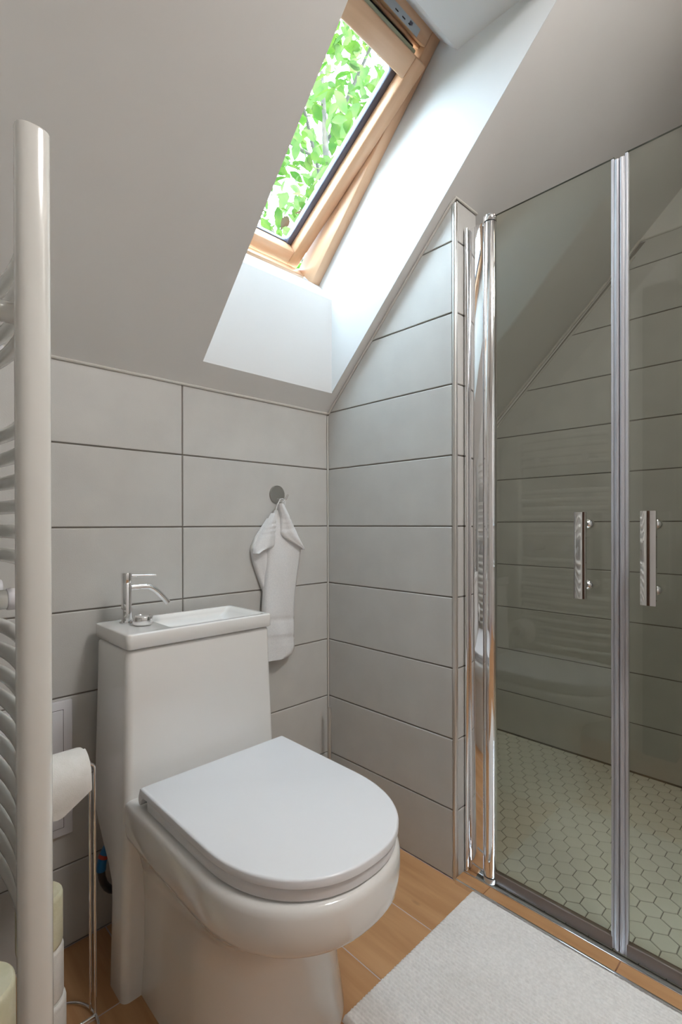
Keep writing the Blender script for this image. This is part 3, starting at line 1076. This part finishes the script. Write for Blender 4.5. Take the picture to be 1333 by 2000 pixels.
# ------------------------------------------------------------------ paper holder, rolls
HX, HY = -0.8555, -0.215
ph = empty('paper_holder', (HX, HY, 0))
tag(ph, 'slim chrome wire stand holding a toilet roll beside the toilet', 'holder')
PB = Matrix.Translation(-Vector(ph.location))
def pp(o):
    o.parent = ph
    o.matrix_parent_inverse = PB
    return o
def wire(dy, dx):
    pts = [(HX+dx, HY+dy, 0.006), (HX+dx, HY+dy, 0.508+dy*0.3)]
    for k in range(1, 7):
        a = math.radians(90*k/6)
        pts.append((HX+dx-0.012*(1-math.cos(a)), HY+dy, 0.508+dy*0.3+0.012*math.sin(a)))
    pts.append((HX-0.125, HY+dy*0.7, 0.5200+dy*0.3))
    return pts
pp(tube('wire', wire(-0.008, 0.0), 0.0028, 'chrome', None, 10))
pp(tube('wire', wire(0.008, -0.004), 0.0028, 'chrome', None, 10))
pp(tube('base_ring', [(HX-0.056+0.056*math.cos(2*math.pi*k/40), HY-0.012+0.075*math.sin(2*math.pi*k/40), 0.0035) for k in range(40)], 0.0032, 'chrome', None, 8, True, True))
pp(tube('base_bar', [(HX, HY-0.010, 0.0036), (HX-0.115, HY-0.010, 0.0036)], 0.003, 'chrome', None, 8))

def paper_roll(name, c, axis, r, L, mat, label, group=None, tail=False):
    c, axis = Vector(c), Vector(axis).normalized()
    e = empty(name, c)
    tag(e, label, 'toilet roll', group)
    inv = Matrix.Translation(-c)
    o_ = lathe('paper', c-axis*L/2, [(0.021, 0.0), (r-0.004, 0.0), (r-0.001, 0.003), (r, 0.008), (r, L-0.008), (r-0.001, L-0.003), (r-0.004, L), (0.021, L), (0.021, 0.0)], mat, e, 36, axis)
    o_.matrix_parent_inverse = inv
    k_ = lathe('core', c-axis*L/2, [(0.0208, 0.001), (0.0208, L-0.001), (0.0195, L-0.001), (0.0195, 0.001), (0.0208, 0.001)], 'card', e, 24, axis)
    k_.matrix_parent_inverse = inv
    return e
rc = Vector((-0.922, HY, 0.504))
R1 = 0.047
roll = paper_roll('toilet_roll', rc, (1, 0, 0), R1, 0.098, 'paper', 'white toilet roll with a torn loose sheet on the wire stand')
# loose sheet hanging from the front with a torn diagonal edge
vs, fs = [], []
nu, nv = 10, 12
for j in range(nv+1):
    for i in range(nu+1):
        u = i/nu
        x = rc.x-0.049+0.098*u
        drop = 0.066-0.040*max(0, (u-0.45)/0.55)-0.012*max(0, (0.45-u)/0.45)
        s = j/nv
        L_ = 0.06+drop
        d = s*L_
        arcL = 0.05
        if d < arcL:
            a = math.radians(80)-d/R1*1.0+0.0
            y = rc.y-(R1+0.0012)*math.cos(a)
            z = rc.z+(R1+0.0012)*math.sin(a)
        else:
            a = math.radians(80)-arcL/R1
            y = rc.y-(R1+0.0012)*math.cos(a)-0.003*math.sin((d-arcL)*60)
            z = rc.z+(R1+0.0012)*math.sin(a)-(d-arcL)
        vs.append((x, y, z))
for j in range(nv):
    for i in range(nu):
        a = j*(nu+1)+i
        fs.append((a, a+1, a+nu+2, a+nu+1))
sh = mesh_ob('loose_sheet', vs, fs, 'paper', roll, True)
sh.matrix_parent_inverse = Matrix.Translation(-rc)
SXX, SYY = -0.955, -0.225
paper_roll('toilet_roll', (SXX, SYY, 0.252), (0, 0, 1), 0.0390, 0.100, 'paperyellow', 'pale yellow embossed toilet roll, topmost of the stack behind the radiator')
paper_roll('toilet_roll', (SXX+0.002, SYY, 0.151), (0, 0, 1), 0.0382, 0.100, 'paper', 'white toilet roll in the middle of the stack behind the radiator')
paper_roll('toilet_roll', (SXX+0.004, SYY-0.002, 0.050), (0, 0, 1), 0.0398, 0.100, 'paper', 'white toilet roll at the bottom of the stack behind the radiator')
paper_roll('toilet_roll', (-1.072, -0.335, 0.2205), (0, 0, 1), 0.056, 0.100, 'paperyellow', 'pale yellow toilet roll at the bottom left edge behind the radiator')
pk = box('paper_box', (-1.128, -0.395, 0.0), (-1.016, -0.275, 0.17), 'paperyellow', None, 0.006)
tag(pk, 'pale yellow paper pack on the floor under the leftmost roll', 'paper pack')

# ------------------------------------------------------------------ toilet brush in the corner
tb = empty('toilet_brush', (-0.055, -0.060, 0))
tag(tb, 'toilet brush with thin steel handle in the tiled corner', 'toilet brush')
BBM = Matrix.Translation(-Vector(tb.location))
def bp2(o):
    o.parent = tb
    o.matrix_parent_inverse = BBM
    return o
bp2(lathe('holder', (-0.055, -0.060, 0.0), [(0.040, 0.0), (0.043, 0.003), (0.043, 0.10), (0.041, 0.103), (0.038, 0.103), (0.038, 0.02)], 'satin', None, 32))
bp2(cyl('handle', (-0.036, -0.045, 0.05), (-0.036, -0.045, 0.372), 0.0058, 'satin', None, 16, 0.0015))
bp2(cyl('brush_head', (-0.055, -0.060, 0.025), (-0.055, -0.060, 0.092), 0.030, 'plastic', None, 24, 0.006))

# ------------------------------------------------------------------ towel and hook
hk = empty('towel_hook', (-0.225, 0, 1.097))
tag(hk, 'round brushed steel hook on the tiled wall', 'hook')
h1 = lathe('disc', (0, 0.0, 0), [(0.0295, 0.0), (0.0295, 0.003), (0.0285, 0.005), (0.001, 0.006)], 'hook', hk, 36, (0, -1, 0))
h2 = tube('prong', [(0, -0.003, -0.014), (0.0, -0.022, -0.023), (0.002, -0.034, -0.022), (0.004, -0.045, -0.014), (0.005, -0.052, -0.002)], [0.0035, 0.0035, 0.0032, 0.003, 0.0028], 'chrome', hk, 10)
tw = empty('hand_towel', (-0.225, -0.03, 0.58))
tag(tw, 'small white terry towel hanging folded from the wall hook', 'towel')
TWM = Matrix.Translation(-Vector(tw.location))
def twp(o):
    o.parent = tw
    o.matrix_parent_inverse = TWM
    return o
def interp(tab, z):
    for i in range(len(tab)-1):
        (z0, *a), (z1, *b) = tab[i], tab[i+1]
        if (z0 >= z >= z1):
            t = (z0-z)/(z0-z1) if z0 != z1 else 0
            return [p+(q-p)*t for p, q in zip(a, b)]
    return tab[-1][1:]
def cloth(name, tab, yf, yb, nz=40, nu=14, ridges=(), belly=0.010, seed=0):
    """closed slab of cloth: tab rows (z, xl, xr), front at y=yf (bulged), back at y=yb"""
    z0, z1 = tab[0][0], tab[-1][0]
    rings = []
    rnd = random.Random(seed)
    ph_ = rnd.uniform(0, 6)
    for k in range(nz+1):
        t = k/nz
        z = z0+(z1-z0)*t
        xl, xr = interp(tab, z)
        ring = []
        e = 0.0
        for rz in ridges:
            e -= 0.0040*math.exp(-((z-rz)/0.0028)**2)
        for i in range(nu+1):
            u = i/nu
            b = belly*math.sin(math.pi*u)**0.6*(0.35+0.65*min(1, t*3)) + 0.003*math.sin(u*7+z*25+ph_)*math.sin(math.pi*u)
            zz = z + (0.004*math.sin(u*3+ph_) if 0 < k < nz else 0)
            ring.append(Vector((xl+(xr-xl)*u, yf-b-e if True else 0, zz)))
        for i in range(nu, -1, -1):
            u = i/nu
            ring.append(Vector((xl+(xr-xl)*u, yb-0.25*belly*math.sin(math.pi*u), z)))
        rings.append(ring)
    return twp(rings_ob(name, rings, 'towel', None, True, True, True, 70))
cloth('drape', [(1.045, -0.245, -0.225), (1.00, -0.262, -0.185), (0.955, -0.275, -0.160), (0.92, -0.278, -0.146), (0.86, -0.283, -0.158), (0.79, -0.290, -0.170), (0.72, -0.2955, -0.176), (0.65, -0.299, -0.174), (0.60, -0.300, -0.174), (0.578, -0.299, -0.188), (0.574, -0.296, -0.20)], -0.026, -0.012, 64, 16, (0.700, 0.688, 0.640, 0.628), 0.013, 3)
cloth('back_drape', [(1.02, -0.268, -0.246), (0.96, -0.315, -0.25), (0.925, -0.331, -0.25), (0.88, -0.322, -0.25), (0.83, -0.303, -0.25), (0.79, -0.286, -0.25)], -0.014, -0.004, 24, 8, (), 0.006, 1)
cloth('fold_flap', [(1.036, -0.262, -0.252), (1.01, -0.279, -0.251), (0.975, -0.302, -0.253), (0.945, -0.320, -0.256), (0.930, -0.329, -0.257), (0.922, -0.330, -0.275), (0.912, -0.331, -0.321)], -0.032, -0.018, 24, 10, (1.0, 0.985, 0.97), 0.010, 2)
cloth('fold_flap', [(1.066, -0.246, -0.229), (1.03, -0.236, -0.207), (0.99, -0.236, -0.184), (0.975, -0.238, -0.176), (0.962, -0.228, -0.169), (0.945, -0.195, -0.158), (0.928, -0.160, -0.150), (0.918, -0.151, -0.147)], -0.040, -0.026, 28, 10, (1.02, 1.005, 0.99), 0.010, 5)
twp(tube('hanging_loop', [(-0.257, -0.034, 1.036), (-0.250, -0.036, 1.062), (-0.240, -0.038, 1.080), (-0.2275, -0.036, 1.0815), (-0.220, -0.037, 1.075), (-0.222, -0.037, 1.060)], 0.0018, 'towel', None, 8))

# ------------------------------------------------------------------ shower doors
def handle(par, yc, half, inv):
    bm = bmesh.new()
    n = 10
    ring = []
    for k in range(n+1):
        u = -1+2*k/n
        ring.append((-0.0065-0.0010*(1-u*u), yc+half*u))
    for k in range(n, -1, -1):
        u = -1+2*k/n
        ring.append((0.0045-0.002*(1-u*u), yc+half*u))
    zs_ = [(0.8275, 0.96), (0.8285, 1.0), (1.0265, 1.0), (1.0275, 0.96)]
    rr = [[Vector((a*1.0, yc+(b-yc)*k, z)) for a, b in ring] for z, k in zs_]
    h = rings_ob('handle', rr, 'chrome', par, angle=40)
    h.matrix_parent_inverse = inv
    for z in (1.000, 0.857):
        s_ = lathe('standoff', (0.001, yc-0.004, z), [(0.006, 0.0), (0.006, 0.022), (0.0105, 0.026), (0.0125, 0.034), (0.0118, 0.044), (0.0085, 0.052)], 'chrome', None, 24, (1, 0, 0))
        s_.parent = h

GX0, GX1 = 0.0525, 0.0585
def shower_door(y0, y1, hinge, label, handle_y, half, zt=1.8435):
    e = empty('shower_door', (0.0555, (y0+y1)/2, 0.02))
    tag(e, label, 'shower door', 'glass shower doors')
    inv = Matrix.Translation(-Vector(e.location))
    def c(o):
        o.parent = e
        o.matrix_parent_inverse = inv
        return o
    sgn = -1 if hinge else 1
    gp = c(box('glass_panel', (GX0, y0, 0.022), (GX1, y1, zt), 'glass'))
    gp.data.materials.append(M['glassedge'])
    for f in gp.data.polygons:
        if abs(f.normal.x) < 0.5:
            f.material_index = 1
    c(box('bottom_seal', (GX0-0.004, y0-0.003, 0.0165), (GX1+0.006, y1+0.003, 0.046), 'rail', None, 0.002))
    # magnetic strip along the meeting edge: two lips and a round bead
    ye = y1 if hinge else y0
    s = -1 if hinge else 1
    st = c(box('magnet_strip', (GX0-0.004, ye+s*0.0002, 0.018), (GX1+0.004, ye+s*0.0112, zt-0.008), 'seal', None, 0.0025))
    b1 = cyl('bead', (GX0-0.003, ye+s*0.0068, 0.020), (GX0-0.003, ye+s*0.0068, zt-0.010), 0.0036, 'seal', None, 14)
    b1.parent = st
    b2 = box('lip', (GX0-0.0035, ye-s*0.006, 0.019), (GX1+0.0035, ye, zt-0.004), 'seal', None, 0.001)
    b2.parent = st
    yh = y0+0.011 if hinge else y1-0.011
    po = c(cyl('hinge_pole', (0.0555, yh, 0.030), (0.0555, yh, 1.828), 0.0180, 'chrome', None, 40, 0.001))
    r1 = cyl('pole_ring', (0.0555, yh, 1.8282), (0.0555, yh, 1.8312), 0.0170, 'black', None, 32)
    r2 = cyl('pole_cap', (0.0555, yh, 1.8312), (0.0555, yh, 1.8480), 0.0185, 'chrome', None, 32, 0.0015)
    r3 = cyl('pole_ring', (0.0555, yh, 0.0268), (0.0555, yh, 0.0300), 0.0170, 'black', None, 32)
    r4 = cyl('pole_foot', (0.0555, yh, 0.0135), (0.0555, yh, 0.0268), 0.0195, 'satin', None, 32, 0.001)
    for q in (r1, r2, r3, r4):
        q.parent = po
    handle(e, handle_y, half, inv)
    return e
shower_door(-0.612, -0.9165, True, 'glass shower door hinged on the chrome pole beside the tiled partition', -0.8605, 0.0125)
shower_door(-0.9395, -1.262, False, 'glass shower door at the right edge with the dark reflecting handle', -0.999, 0.0145)
# chrome wall profiles
for (ya, yb2, lab) in ((YR-0.0015, -0.5815, 'chrome wall profile between tiled partition and shower door pole'), (YR2+0.0005, -1.2935, 'chrome wall profile at the far right of the shower doors')):
    e = empty('wall_profile', (0.06, ya, 0.013))
    tag(e, lab, 'profile')
    inv = Matrix.Translation(-Vector(e.location))
    p_ = box('channel', (0.0505, ya, 0.0135), (0.078, yb2, 1.838), 'chrome', e, 0.001)
    p_.matrix_parent_inverse = inv
    sgn = -1 if yb2 < ya else 1
    q_ = cyl('bead', (0.0450, ya+sgn*0.0062, 0.0135), (0.0450, ya+sgn*0.0062, 1.838), 0.0058, 'chrome', e, 24)
    q_.matrix_parent_inverse = inv
    g_ = box('dark_gap', (0.0535, yb2-sgn*0.001, 0.02), (0.062, yb2+sgn*0.0025, 1.835), 'black', e)  # black strip painted in for the shaded gap between profile and pole
    g_.matrix_parent_inverse = inv

# ------------------------------------------------------------------ bath mat
mx0, mx1, my0, my1 = -0.505, -0.0135, -1.38, -0.5835
bmv, bmf = [], []
nx, ny = 300, 320
rnd = random.Random(4)
rowph = [rnd.uniform(0, 6.28) for _ in range(200)]
from mathutils import noise as mnoise
for j in range(ny+1):
    v = j/ny
    for i in range(nx+1):
        u = i/nx
        x = mx0+(mx1-mx0)*u
        y = my0+(my1-my0)*v
        wob = 0.0030*mnoise.noise(Vector((x*9, y*14, 0.0)))+0.0012*mnoise.noise(Vector((x*30, y*60, 2.0)))
        pr = (x+wob)/0.0085
        rib = abs(math.sin(math.pi*pr))**0.8
        depth = 0.5+0.5*mnoise.noise(Vector((x*7, y*6, 5.0)))
        edge_b = max(0.0, 1.0-(my1-y)/0.26)
        amp = 0.0012+0.0105*max(0.0, min(1.0, (-x-0.07)/0.16))*min(1.0, max(0.0, depth*2.6-0.55))*(0.40+0.60*edge_b)
        tuft = 0.0016*mnoise.noise(Vector((x*260, y*230, 1.0)))+0.0010*abs(math.sin(y/0.0065*math.pi+rowph[int(pr) % 200]))
        ed = min(u*(mx1-mx0), (1-u)*(mx1-mx0), v*(my1-my0), (1-v)*(my1-my0))
        eh = min(1.0, ed/0.006)**0.5
        z = 0.0015+(0.0140-amp*(1-rib)+tuft)*eh
        if i == nx:
            x += 0.0022*math.sin(y/0.0105*2*math.pi)
        if j == ny:
            y += 0.006*mnoise.noise(Vector((x*4, 0, 7.0)))
        bmv.append((x, y, z))
for j in range(ny):
    for i in range(nx):
        a = j*(nx+1)+i
        bmf.append((a, a+1, a+nx+2, a+nx+1))
# underside rim
nb = len(bmv)
border = [i for i in range(nx+1)] + [j*(nx+1)+nx for j in range(1, ny+1)] + [ny*(nx+1)+i for i in range(nx-1, -1, -1)] + [j*(nx+1) for j in range(ny-1, 0, -1)]
for k in border:
    bmv.append((bmv[k][0], bmv[k][1], 0.0003))
for k in range(len(border)):
    k2 = (k+1) % len(border)
    bmf.append((border[k], nb+k, nb+k2, border[k2]))
mt_ = mesh_ob('bath_mat', bmv, bmf, 'mat', None, True)
tag(mt_, 'cream ribbed cotton bath mat lying in front of the shower', 'bath mat')
